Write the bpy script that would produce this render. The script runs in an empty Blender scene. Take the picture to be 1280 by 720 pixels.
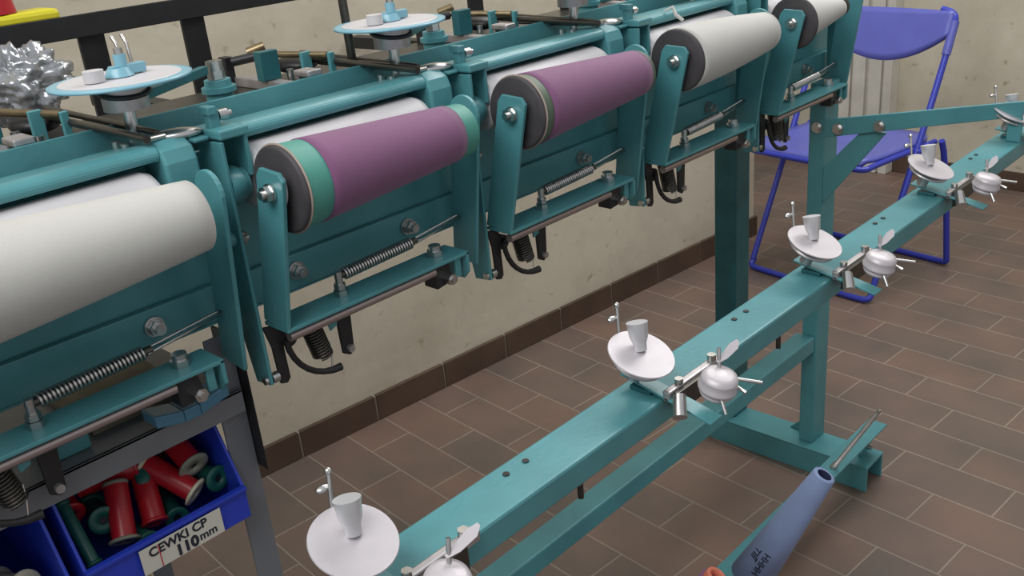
import bpy, math, random
from mathutils import Vector, Matrix, noise
random.seed(7)
S = bpy.context.scene
COL = S.collection

# ------------------------------------------------------------ camera
CAM_Z = 1.25
FPX = 1194.74
cd = bpy.data.cameras.new('camera'); cam = bpy.data.objects.new('camera', cd); COL.objects.link(cam)
cd.sensor_width = 36.0; cd.sensor_fit = 'HORIZONTAL'; cd.lens = 36.0 * FPX / 1280.0
cd.clip_start = 0.02; cd.clip_end = 60
def _n(v): v = Vector(v); v.normalize(); return v
_X = _n((1255, -625, FPX)); _D = _n((269, 2824, FPX)); _Z = -_D; _Y = _Z.cross(_X)
# rows: world axes in photo-camera coordinates (x right, y down, z forward)
right = Vector((_X.x, _Y.x, _Z.x)); down = Vector((_X.y, _Y.y, _Z.y)); fwd = Vector((_X.z, _Y.z, _Z.z))
up = -down; back = -fwd
M = Matrix(((right.x, up.x, back.x, 0), (right.y, up.y, back.y, 0), (right.z, up.z, back.z, CAM_Z), (0, 0, 0, 1)))
cam.matrix_world = M
S.camera = cam

# ------------------------------------------------------------ world and lights
w = bpy.data.worlds.new('world'); S.world = w; w.use_nodes = True
bg = w.node_tree.nodes['Background']
bg.inputs[0].default_value = (0.93, 0.96, 1.0, 1); bg.inputs[1].default_value = 0.50
def area(name, loc, target, size, size_y, power, col=(1, 1, 1)):
    l = bpy.data.lights.new(name, 'AREA'); l.shape = 'RECTANGLE'; l.size = size; l.size_y = size_y
    l.energy = power; l.color = col
    o = bpy.data.objects.new(name, l); COL.objects.link(o); o.location = loc
    o.rotation_euler = (Vector(target) - Vector(loc)).to_track_quat('-Z', 'Y').to_euler()
    return o
area('ceiling_lamp_front', (-0.6, 0.5, 2.5), (0.9, 0.9, 0.9), 1.6, 0.9, 30, (1.0, 0.98, 0.95))
area('ceiling_lamp_back', (2.3, 1.15, 2.6), (1.7, 0.8, 0.4), 2.4, 0.9, 46, (1.0, 0.98, 0.95))
S.view_settings.view_transform = 'Standard'; S.view_settings.look = 'None'
S.view_settings.exposure = 0.12; S.view_settings.gamma = 1.0; S.view_settings.use_curve_mapping = False

# ------------------------------------------------------------ materials
def mat(name, col, rough=0.5, metal=0.0, noise_amt=0.0, noise_scale=20, bump=0.0, bump_scale=80, col2=None, spec=0.5, trans=0.0, sheen=0):
    m = bpy.data.materials.new(name); m.use_nodes = True
    nt = m.node_tree; b = nt.nodes['Principled BSDF']
    b.inputs['Base Color'].default_value = (*col, 1); b.inputs['Roughness'].default_value = rough
    b.inputs['Metallic'].default_value = metal; b.inputs['Specular IOR Level'].default_value = spec
    if trans: b.inputs['Transmission Weight'].default_value = trans
    tc = nt.nodes.new('ShaderNodeTexCoord')
    if noise_amt > 0:
        n = nt.nodes.new('ShaderNodeTexNoise'); n.inputs['Scale'].default_value = noise_scale; n.inputs['Detail'].default_value = 5
        nt.links.new(tc.outputs['Object'], n.inputs['Vector'])
        r = nt.nodes.new('ShaderNodeValToRGB')
        c2 = col2 if col2 else tuple(c * (1 - noise_amt) for c in col)
        r.color_ramp.elements[0].position = 0.35; r.color_ramp.elements[0].color = (*c2, 1)
        r.color_ramp.elements[1].position = 0.65; r.color_ramp.elements[1].color = (*col, 1)
        nt.links.new(n.outputs['Fac'], r.inputs['Fac']); nt.links.new(r.outputs['Color'], b.inputs['Base Color'])
    if bump > 0:
        n2 = nt.nodes.new('ShaderNodeTexNoise'); n2.inputs['Scale'].default_value = bump_scale; n2.inputs['Detail'].default_value = 4
        nt.links.new(tc.outputs['Object'], n2.inputs['Vector'])
        bp = nt.nodes.new('ShaderNodeBump'); bp.inputs['Strength'].default_value = bump; bp.inputs['Distance'].default_value = 0.002
        nt.links.new(n2.outputs['Fac'], bp.inputs['Height']); nt.links.new(bp.outputs['Normal'], b.inputs['Normal'])
    return m
TEAL = mat('teal_paint', (0.080, 0.275, 0.305), 0.36, noise_amt=0.16, noise_scale=14, bump=0.12, bump_scale=160)
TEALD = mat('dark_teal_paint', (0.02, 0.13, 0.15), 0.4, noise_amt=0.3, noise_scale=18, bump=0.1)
STEEL = mat('bright_steel', (0.62, 0.61, 0.60), 0.28, 1.0, noise_amt=0.15, noise_scale=60)
GREYM = mat('dull_cast_metal', (0.50, 0.48, 0.49), 0.42, 0.75, noise_amt=0.25, noise_scale=50, bump=0.15)
KNOBM = mat('brushed_aluminium', (0.66, 0.66, 0.68), 0.45, 0.6)
DISCM = mat('frosted_disc_metal', (0.54, 0.51, 0.54), 0.45, 0.3, noise_amt=0.12, noise_scale=25)
DARKS = mat('dark_oiled_steel', (0.10, 0.095, 0.085), 0.32, 0.8, noise_amt=0.3, noise_scale=30)
BLACK = mat('black_metal', (0.016, 0.016, 0.018), 0.45, 0.0, noise_amt=0.3, noise_scale=40)
BRASS = mat('dull_brass', (0.28, 0.22, 0.13), 0.38, 0.85, noise_amt=0.3, noise_scale=40)
PINS = mat('pinkish_steel_rod', (0.42, 0.34, 0.33), 0.35, 0.8)
WHITEP = mat('white_plastic', (0.54, 0.53, 0.55), 0.45, noise_amt=0.06, noise_scale=12)
CREAM = mat('cream_plastic', (0.60, 0.55, 0.42), 0.5, noise_amt=0.15, noise_scale=30)
DGREY = mat('dark_grey_rubber', (0.055, 0.05, 0.055), 0.6, noise_amt=0.25, noise_scale=40, bump=0.2)
def yarn(name, col, scale=260):
    m = mat(name, col, 0.75, noise_amt=0.08, noise_scale=8)
    nt = m.node_tree; b = nt.nodes['Principled BSDF']
    tc = nt.nodes.new('ShaderNodeTexCoord'); wv = nt.nodes.new('ShaderNodeTexWave')
    wv.wave_type = 'BANDS'; wv.bands_direction = 'X'; wv.inputs['Scale'].default_value = scale; wv.inputs['Distortion'].default_value = 3
    nt.links.new(tc.outputs['Object'], wv.inputs['Vector'])
    bp = nt.nodes.new('ShaderNodeBump'); bp.inputs['Strength'].default_value = 0.25; bp.inputs['Distance'].default_value = 0.001
    nt.links.new(wv.outputs['Fac'], bp.inputs['Height']); nt.links.new(bp.outputs['Normal'], b.inputs['Normal'])
    b.inputs['Sheen Weight'].default_value = 0.15
    return m
PURPLE = yarn('purple_yarn', (0.200, 0.078, 0.175))
WHITEY = yarn('white_yarn', (0.50, 0.495, 0.47))
GREENB = mat('sea_green_paper', (0.07, 0.29, 0.24), 0.5, noise_amt=0.12)
OLIVEB = mat('olive_green_paper', (0.10, 0.14, 0.10), 0.5, noise_amt=0.2)
RIMC = mat('worn_rim', (0.38, 0.30, 0.25), 0.5, noise_amt=0.3)
BLUEC = mat('blue_chair_plastic', (0.105, 0.120, 0.46), 0.36, noise_amt=0.08)
BLUET = mat('blue_tube_paint', (0.035, 0.05, 0.42), 0.28)
BINB = mat('blue_bin_plastic', (0.02, 0.05, 0.48), 0.38, noise_amt=0.1)
REDP = mat('red_plastic', (0.42, 0.012, 0.022), 0.32, noise_amt=0.2, noise_scale=40)
DKGRN = mat('dark_green_plastic', (0.01, 0.09, 0.075), 0.4)
OLDG = mat('greyish_flange', (0.27, 0.27, 0.22), 0.5, noise_amt=0.3, noise_scale=60)
PAPER = mat('paper_label', (0.58, 0.57, 0.50), 0.8, noise_amt=0.05)
INK = mat('black_marker', (0.012, 0.015, 0.03), 0.6)
INKR = mat('red_marker', (0.5, 0.02, 0.05), 0.6)
CONEB = mat('blue_card_cone', (0.25, 0.33, 0.55), 0.55, noise_amt=0.14, noise_scale=14)
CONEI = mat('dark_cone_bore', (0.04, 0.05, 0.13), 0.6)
RACKG = mat('grey_rack_paint', (0.17, 0.18, 0.20), 0.45, noise_amt=0.2, noise_scale=12, bump=0.1)
WOOD = mat('worn_chipboard', (0.22, 0.19, 0.13), 0.7, noise_amt=0.4, noise_scale=25)
YELLOW = mat('yellow_plastic', (0.62, 0.56, 0.02), 0.45)
ORANGE = mat('salmon_rim', (0.62, 0.17, 0.10), 0.6)
STB = mat('slate_blue_paint', (0.07, 0.20, 0.31), 0.35)
BLUEPL = mat('pale_blue_enamel', (0.20, 0.42, 0.52), 0.3)

def film_mat():
    m = bpy.data.materials.new('clear_film'); m.use_nodes = True
    b = m.node_tree.nodes['Principled BSDF']
    b.inputs['Base Color'].default_value = (0.40, 0.42, 0.45, 1); b.inputs['Roughness'].default_value = 0.2
    b.inputs['Metallic'].default_value = 0.55; b.inputs['Alpha'].default_value = 0.75
    return m
FILM = film_mat()

def floor_mat():
    m = bpy.data.materials.new('brown_floor_tiles'); m.use_nodes = True
    nt = m.node_tree; b = nt.nodes['Principled BSDF']; L = nt.links
    tc = nt.nodes.new('ShaderNodeTexCoord'); sp = nt.nodes.new('ShaderNodeSeparateXYZ'); cb = nt.nodes.new('ShaderNodeCombineXYZ')
    L.new(tc.outputs['Object'], sp.inputs[0]); L.new(sp.outputs['Y'], cb.inputs['X']); L.new(sp.outputs['X'], cb.inputs['Y'])
    br = nt.nodes.new('ShaderNodeTexBrick'); L.new(cb.outputs[0], br.inputs['Vector'])
    br.offset = 0.5; br.offset_frequency = 2; br.squash = 1
    br.inputs['Scale'].default_value = 1; br.inputs['Brick Width'].default_value = 0.238; br.inputs['Row Height'].default_value = 0.115
    br.inputs['Mortar Size'].default_value = 0.0022; br.inputs['Mortar Smooth'].default_value = 0.3
    br.inputs['Color1'].default_value = (0.185, 0.122, 0.098, 1); br.inputs['Color2'].default_value = (0.140, 0.108, 0.092, 1)
    br.inputs['Mortar'].default_value = (0.26, 0.22, 0.18, 1)
    n = nt.nodes.new('ShaderNodeTexNoise'); n.inputs['Scale'].default_value = 5; n.inputs['Detail'].default_value = 6
    L.new(tc.outputs['Object'], n.inputs['Vector'])
    r = nt.nodes.new('ShaderNodeValToRGB'); r.color_ramp.elements[0].position = 0.3; r.color_ramp.elements[0].color = (0.72, 0.80, 0.80, 1)
    r.color_ramp.elements[1].position = 0.7; r.color_ramp.elements[1].color = (1.25, 1.15, 1.1, 1)
    L.new(n.outputs['Fac'], r.inputs['Fac'])
    mx = nt.nodes.new('ShaderNodeMix'); mx.data_type = 'RGBA'; mx.blend_type = 'MULTIPLY'; mx.inputs[0].default_value = 0.8
    L.new(br.outputs['Color'], mx.inputs[6]); L.new(r.outputs['Color'], mx.inputs[7]); L.new(mx.outputs[2], b.inputs['Base Color'])
    bp = nt.nodes.new('ShaderNodeBump'); bp.inputs['Strength'].default_value = 0.4; bp.inputs['Distance'].default_value = 0.002; bp.invert = True
    L.new(br.outputs['Fac'], bp.inputs['Height']); L.new(bp.outputs['Normal'], b.inputs['Normal'])
    b.inputs['Roughness'].default_value = 0.42
    return m
def wall_mat():
    m = bpy.data.materials.new('cream_wall_paint'); m.use_nodes = True
    nt = m.node_tree; b = nt.nodes['Principled BSDF']; L = nt.links
    tc = nt.nodes.new('ShaderNodeTexCoord')
    n = nt.nodes.new('ShaderNodeTexNoise'); n.inputs['Scale'].default_value = 2.2; n.inputs['Detail'].default_value = 9; n.inputs['Roughness'].default_value = 0.65
    L.new(tc.outputs['Object'], n.inputs['Vector'])
    r = nt.nodes.new('ShaderNodeValToRGB'); e = r.color_ramp.elements
    e[0].position = 0.28; e[0].color = (0.42, 0.37, 0.28, 1); e[1].position = 0.6; e[1].color = (0.60, 0.55, 0.44, 1)
    L.new(n.outputs['Fac'], r.inputs['Fac'])
    # grime spots
    n2 = nt.nodes.new('ShaderNodeTexNoise'); n2.inputs['Scale'].default_value = 28; n2.inputs['Detail'].default_value = 4
    L.new(tc.outputs['Object'], n2.inputs['Vector'])
    r2 = nt.nodes.new('ShaderNodeValToRGB'); r2.color_ramp.elements[0].position = 0.24; r2.color_ramp.elements[0].color = (0.55, 0.48, 0.4, 1)
    r2.color_ramp.elements[1].position = 0.36; r2.color_ramp.elements[1].color = (1, 1, 1, 1)
    L.new(n2.outputs['Fac'], r2.inputs['Fac'])
    mx = nt.nodes.new('ShaderNodeMix'); mx.data_type = 'RGBA'; mx.blend_type = 'MULTIPLY'; mx.inputs[0].default_value = 0.8
    L.new(r.outputs['Color'], mx.inputs[6]); L.new(r2.outputs['Color'], mx.inputs[7]); L.new(mx.outputs[2], b.inputs['Base Color'])
    bp = nt.nodes.new('ShaderNodeBump'); bp.inputs['Strength'].default_value = 0.3; bp.inputs['Distance'].default_value = 0.004
    L.new(n2.outputs['Fac'], bp.inputs['Height']); L.new(bp.outputs['Normal'], b.inputs['Normal'])
    b.inputs['Roughness'].default_value = 0.8
    return m
FLOOR = floor_mat(); WALL = wall_mat()
BASEB = mat('brown_skirting_tile', (0.10, 0.062, 0.042), 0.45, noise_amt=0.35, noise_scale=6)
GROUT = mat('pale_grout', (0.36, 0.31, 0.25), 0.8)

# ------------------------------------------------------------ mesh helpers
class MB:
    def __init__(s): s.v = []; s.f = []; s.sm = []
    def add(s, vs, fs, smooth=False):
        k = len(s.v); s.v += [Vector(p) for p in vs]
        s.f += [tuple(i + k for i in f) for f in fs]; s.sm += [smooth] * len(fs); return s
    def box(s, x0, x1, y0, y1, z0, z1, mtx=None):
        vs = [Vector((x, y, z)) for z in (z0, z1) for y in (y0, y1) for x in (x0, x1)]
        if mtx: vs = [mtx @ v for v in vs]
        return s.add(vs, [(0, 2, 3, 1), (4, 5, 7, 6), (0, 1, 5, 4), (2, 6, 7, 3), (0, 4, 6, 2), (1, 3, 7, 5)])
    def prism(s, pts, axis, a, b):
        """polygon (2D) extruded along axis x (pts=(y,z)), y (pts=(x,z)) or z (pts=(x,y))"""
        def P(p, t):
            return {'x': (t, p[0], p[1]), 'y': (p[0], t, p[1]), 'z': (p[0], p[1], t)}[axis]
        n = len(pts); vs = [P(p, a) for p in pts] + [P(p, b) for p in pts]
        fs = [tuple(range(n))[::-1], tuple(range(n, 2 * n))] + [(i, (i + 1) % n, n + (i + 1) % n, n + i) for i in range(n)]
        return s.add(vs, fs)
    def rev(s, p0, p1, prof, n=32, cap=True):
        """surface of revolution along p0->p1; prof = [(t metres along, radius)...]"""
        p0 = Vector(p0); d = (Vector(p1) - p0).normalized()
        a = d.orthogonal().normalized(); b = d.cross(a)
        vs = []; fs = []
        for t, r in prof:
            for i in range(n):
                q = 2 * math.pi * i / n
                vs.append(p0 + d * t + (a * math.cos(q) + b * math.sin(q)) * max(r, 1e-5))
        m = len(prof)
        for j in range(m - 1):
            for i in range(n):
                fs.append((j * n + i, j * n + (i + 1) % n, (j + 1) * n + (i + 1) % n, (j + 1) * n + i))
        s.add(vs, fs, True)
        if cap:
            k = len(s.v)
            if prof[0][1] > 1e-4: s.add([s.v[k - m * n + i] for i in range(n)], [tuple(range(n))[::-1]])
            if prof[-1][1] > 1e-4: s.add([s.v[k - n + i] for i in range(n)], [tuple(range(n))])
        return s
    def cyl(s, p0, p1, r, r1=None, n=20):
        L = (Vector(p1) - Vector(p0)).length
        return s.rev(p0, p1, [(0, r), (L, r if r1 is None else r1)], n)
    def hexa(s, p0, p1, r): return s.cyl(p0, p1, r, n=6)
    def tube(s, pts, r, n=10, closed=False):
        pts = [Vector(p) for p in pts]; m = len(pts); vs = []; fs = []; prev = None
        for i, p in enumerate(pts):
            if closed: t = (pts[(i + 1) % m] - pts[i - 1]).normalized()
            else: t = (pts[min(i + 1, m - 1)] - pts[max(i - 1, 0)]).normalized()
            a = t.orthogonal().normalized() if prev is None else (prev - t * prev.dot(t)).normalized()
            prev = a; b = t.cross(a)
            rr = r[i] if isinstance(r, (list, tuple)) else r
            for j in range(n):
                q = 2 * math.pi * j / n; vs.append(p + (a * math.cos(q) + b * math.sin(q)) * rr)
        for i in range(m if closed else m - 1):
            for j in range(n):
                i2 = (i + 1) % m
                fs.append((i * n + j, i * n + (j + 1) % n, i2 * n + (j + 1) % n, i2 * n + j))
        s.add(vs, fs, True)
        if not closed:
            s.add(vs[:n], [tuple(range(n))[::-1]]); s.add(vs[-n:], [tuple(range(n))])
        return s
    def ball(s, c, r, sc=(1, 1, 1), n=16, mtx=None):
        vs = []; fs = []; h = n // 2
        for j in range(h + 1):
            th = math.pi * j / h
            for i in range(n):
                q = 2 * math.pi * i / n
                p = Vector((r * sc[0] * math.sin(th) * math.cos(q), r * sc[1] * math.sin(th) * math.sin(q), r * sc[2] * math.cos(th)))
                if mtx: p = mtx @ p
                vs.append(Vector(c) + p)
        for j in range(h):
            for i in range(n): fs.append((j * n + i, (j + 1) * n + i, (j + 1) * n + (i + 1) % n, j * n + (i + 1) % n))
        return s.add(vs, fs, True)
    def build(s, name, m, parent=None, origin=(0, 0, 0), bevel=0.0, xf=None):
        me = bpy.data.meshes.new(name); o0 = Vector(origin)
        vs = [(xf @ v if xf else v) - o0 for v in s.v]
        me.from_pydata(vs, [], s.f); me.materials.append(m)
        me.polygons.foreach_set('use_smooth', s.sm); me.update()
        import bmesh
        bm = bmesh.new(); bm.from_mesh(me); bmesh.ops.remove_doubles(bm, verts=bm.verts, dist=1e-6) if False else None
        bmesh.ops.recalc_face_normals(bm, faces=bm.faces); bm.to_mesh(me); bm.free()
        o = bpy.data.objects.new(name, me); COL.objects.link(o)
        if parent: o.parent = parent
        else: o.location = o0
        if bevel:
            b = o.modifiers.new('bevel', 'BEVEL'); b.width = bevel; b.segments = 2; b.limit_method = 'ANGLE'; b.angle_limit = math.radians(50)
        return o
def empty(name, loc, label, cat, group=None, rz=0):
    o = bpy.data.objects.new(name, None); COL.objects.link(o); o.location = loc; o.empty_display_size = 0.05
    o.rotation_euler.z = rz
    o['label'] = label; o['category'] = cat
    if group: o['group'] = group
    return o
def tag(o, label, cat, group=None):
    o['label'] = label; o['category'] = cat
    if group: o['group'] = group
    return o
def struct(o): o['kind'] = 'structure'; return o
def copy_tree(o, parent=None):
    c = o.copy(); COL.objects.link(c)
    if parent: c.parent = parent
    for ch in list(o.children): copy_tree(ch, c)
    return c
def helix(p0, p1, r, wire, turns, n=14):
    p0 = Vector(p0); p1 = Vector(p1); d = (p1 - p0); L = d.length; d.normalize(); a = d.orthogonal().normalized(); b = d.cross(a)
    return [p0 + d * (L * i / (turns * n)) + (a * math.cos(2 * math.pi * i / n) + b * math.sin(2 * math.pi * i / n)) * r for i in range(turns * n + 1)]

# ------------------------------------------------------------ setting
ROT = math.radians(-4.617)
cr, sr = math.cos(ROT), math.sin(ROT)
WO = Vector((1.1612, 1.8213, 0))            # a point of the wall foot, origin of the room grid
def W(u, v, z=0): return Vector((WO.x + u * cr - v * sr, WO.y + u * sr + v * cr, z))   # u along the wall, v into the wall
RM = Matrix.Translation(WO) @ Matrix.Rotation(ROT, 4, 'Z')
def room(mb, name, m, bevel=0):
    o = mb.build(name, m, bevel=bevel); o.matrix_world = RM; return struct(o)
room(MB().add([(-4, -5, 0), (6, -5, 0), (6, 3, 0), (-4, 3, 0)], [(0, 1, 2, 3)]), 'floor', FLOOR)
UC = 1.77                                  # outer corner of the left wall
UF = 2.72                                  # far wall
room(MB().box(-4, UC, 0.004, 0.16, 0, 2.8), 'wall_left', WALL)
room(MB().box(UF, UF + 0.12, -5, 3, 0, 2.8), 'wall_far', WALL)
bb = MB()
u = -3.95
while u < UC - 0.01:
    u2 = min(u + 0.2225, UC + 0.008)
    bb.box(u + 0.0015, u2 - 0.0015, -0.008, 0.003, 0.001, 0.072); u = u + 0.225
bb.box(UC + 0.001, UC + 0.009, 0.0, 0.15, 0.001, 0.072)
room(bb, 'baseboard_left', BASEB, 0.001)
room(MB().box(-3.95, UC, -0.0045, 0.0035, 0.0005, 0.070), 'trim_2', GROUT)
bb = MB(); v = -4.0
while v < 2:
    bb.box(UF - 0.010, UF - 0.001, v + 0.0015, v + 0.2235, 0.001, 0.072); v += 0.225
room(bb, 'baseboard_far', BASEB, 0.001)
# white ribbed pilaster on the far wall
pm = MB()
va, vb = -0.03, 0.22
pm.box(UF - 0.05, UF, va, vb, 0.0, 2.7)
for k, (a, b) in enumerate(((va, va + 0.035), (va + 0.045, va + 0.10), (va + 0.115, va + 0.17), (va + 0.18, vb))):
    pm.box(UF - 0.066, UF - 0.049, a, b, 0.0, 2.7)
room(pm, 'trim_1', mat('white_trim_paint', (0.62, 0.59, 0.52), 0.6, noise_amt=0.15, noise_scale=12), 0.004)

# ------------------------------------------------------------ winding machine frame
X0 = 0.466; PITCH = 0.337                   # arm of unit 0, spacing of the units
LEFT, RIGHT = X0 - 2 * PITCH - 0.01, X0 + 4 * PITCH - 0.004
mach = empty('winding_machine', (1.70, 0.95, 0), 'long teal steel yarn winding machine frame on legs, running along the wall', 'machine')
def mp(mb, name, m=TEAL, bevel=0.0015): return mb.build(name, m, mach, (1.70, 0.95, 0), bevel)
mp(MB().box(LEFT, RIGHT + 0.04, 0.890, 0.896, 0.850, 1.030), 'front_panel')
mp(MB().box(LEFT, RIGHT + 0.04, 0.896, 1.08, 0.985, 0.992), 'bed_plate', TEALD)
mp(MB().box(LEFT, RIGHT + 0.02, 0.880, 0.8895, 0.853, 0.893).box(LEFT, RIGHT + 0.02, 0.8802, 0.93, 0.8500, 0.8528), 'front_rail')
mp(MB().box(LEFT, RIGHT + 0.02, 0.8965, 0.955, 1.005, 1.010).prism([(0.9460, 1.010), (0.9510, 1.010), (0.9560, 1.0625), (0.9515, 1.0640)], 'x', LEFT, RIGHT), 'rear_flange')
mp(MB().box(LEFT, RIGHT, 0.925, 0.944, 1.0355, 1.0375), 'slot_floor', BLACK, 0)
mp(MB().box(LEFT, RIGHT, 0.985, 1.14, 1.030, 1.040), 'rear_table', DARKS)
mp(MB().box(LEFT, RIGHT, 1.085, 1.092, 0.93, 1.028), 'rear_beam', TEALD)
mp(MB().box(1.700, 1.757, 0.827, 0.860, 0.06, 0.852), 'front_leg', TEAL, 0.003)
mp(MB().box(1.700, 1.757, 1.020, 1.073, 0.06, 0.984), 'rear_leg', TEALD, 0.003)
# foot channel, open at its end
fb = MB().box(1.678, 1.757, 0.692, 1.12, 0.054, 0.060).box(1.678, 1.684, 0.692, 1.12, 0.0, 0.054).box(1.751, 1.757, 0.692, 1.12, 0.0, 0.054)
mp(fb, 'foot_bar')
mp(MB().prism([(1.757, 0.060), (1.757, 0.115), (1.80, 0.060)], 'y', 0.840, 0.846) if False else MB().prism([(0.8605, 0.060), (0.8605, 0.10), (0.90, 0.060)], 'x', 1.735, 1.741), 'gusset')
mp(MB().box(-0.3, 1.699, 0.830, 0.872, 0.286, 0.322), 'lower_rail', TEAL, 0.003)
# short posts under the left part of the rail
mp(MB().box(-0.30, -0.25, 0.827, 0.875, 0.0, 0.85), 'front_leg', TEAL, 0.003)
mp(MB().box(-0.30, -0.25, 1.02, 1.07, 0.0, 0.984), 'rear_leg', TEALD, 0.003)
# end plate with a dark slot
mp(MB().box(RIGHT + 0.032, RIGHT + 0.04, 0.8965, 1.08, 0.83, 0.984), 'end_plate')
mp(MB().box(1.722, 1.735, 0.886, 0.8895, 0.915, 0.995), 'slot', BLACK, 0)
for k in range(-1, 4):
    for du in (0.069, 0.234):
        x = X0 + k * PITCH + du
        b = MB().cyl((x, 0.8795, 0.875), (x, 0.876, 0.875), 0.0105).hexa((x, 0.8755, 0.875), (x, 0.868, 0.875), 0.0085).cyl((x, 0.868, 0.875), (x, 0.862, 0.875), 0.0055)
        mp(b, 'rail_bolt', STEEL, 0.0005)
# arm carrying the tension rail and its diagonal brace
mp(MB().prism([(0.823, 0.752), (0.823, 0.787), (0.478, 0.850), (0.478, 0.824)], 'x', 1.690, 1.697), 'side_arm')
mp(MB().prism([(0.826, 0.615), (0.826, 0.690), (0.752, 0.772), (0.706, 0.772)], 'x', 1.698, 1.704), 'diagonal_brace')
for y, z in ((0.842, 0.768), (0.795, 0.772), (0.716, 0.785)):
    x = 1.6895 if y < 0.82 else 1.6995
    mp(MB().cyl((x, y, z), (x - 0.003, y, z), 0.0105).hexa((x - 0.003, y, z), (x - 0.010, y, z), 0.008), 'arm_bolt', STEEL, 0.0005)
# tension rail (rectangular tube)
mp(MB().box(0.10, 2.15, 0.476, 0.528, 0.752, 0.780), 'tension_rail', TEAL, 0.003)
mp(MB().box(1.690, 1.697, 0.478, 0.500, 0.7805, 0.823), 'rail_clip')
for x in (0.147, 0.492, 0.865, 1.228, 1.58):
    for dx in (-0.0125, 0.0125):
        mp(MB().cyl((x + dx, 0.513, 0.7805), (x + dx, 0.513, 0.7812), 0.0033, n=10), 'screw_hole', BLACK, 0)
for x in (0.56, 0.93):
    mp(MB().cyl((x, 0.50, 0.7515), (x, 0.50, 0.715), 0.003, n=8), 'hanging_screw', DARKS, 0)
# floor-level bar over the foot, with spindle
mp(MB().box(0.3, 1.757, 0.688, 0.728, 0.126, 0.130).box(0.3, 1.757, 0.7245, 0.728, 0.100, 0.126).box(1.712, 1.757, 0.722, 0.728, 0.0605, 0.126), 'cone_bar', TEAL, 0.001)
mp(MB().cyl((1.735, 0.7215, 0.088), (1.735, 0.712, 0.088), 0.006, n=6).cyl((1.735, 0.72, 0.075), (1.735, 0.708, 0.075), 0.005, n=6), 'bar_bolt', STEEL, 0)
mp(MB().rev((1.545, 0.705, 0.1305), (1.549, 0.622, 0.288), [(0, 0.007), (0.010, 0.0065), (0.011, 0.0045), (0.168, 0.0045), (0.170, 0.003), (0.174, 0.004), (0.178, 0.002)], 14), 'peg', STEEL, 0)

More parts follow.
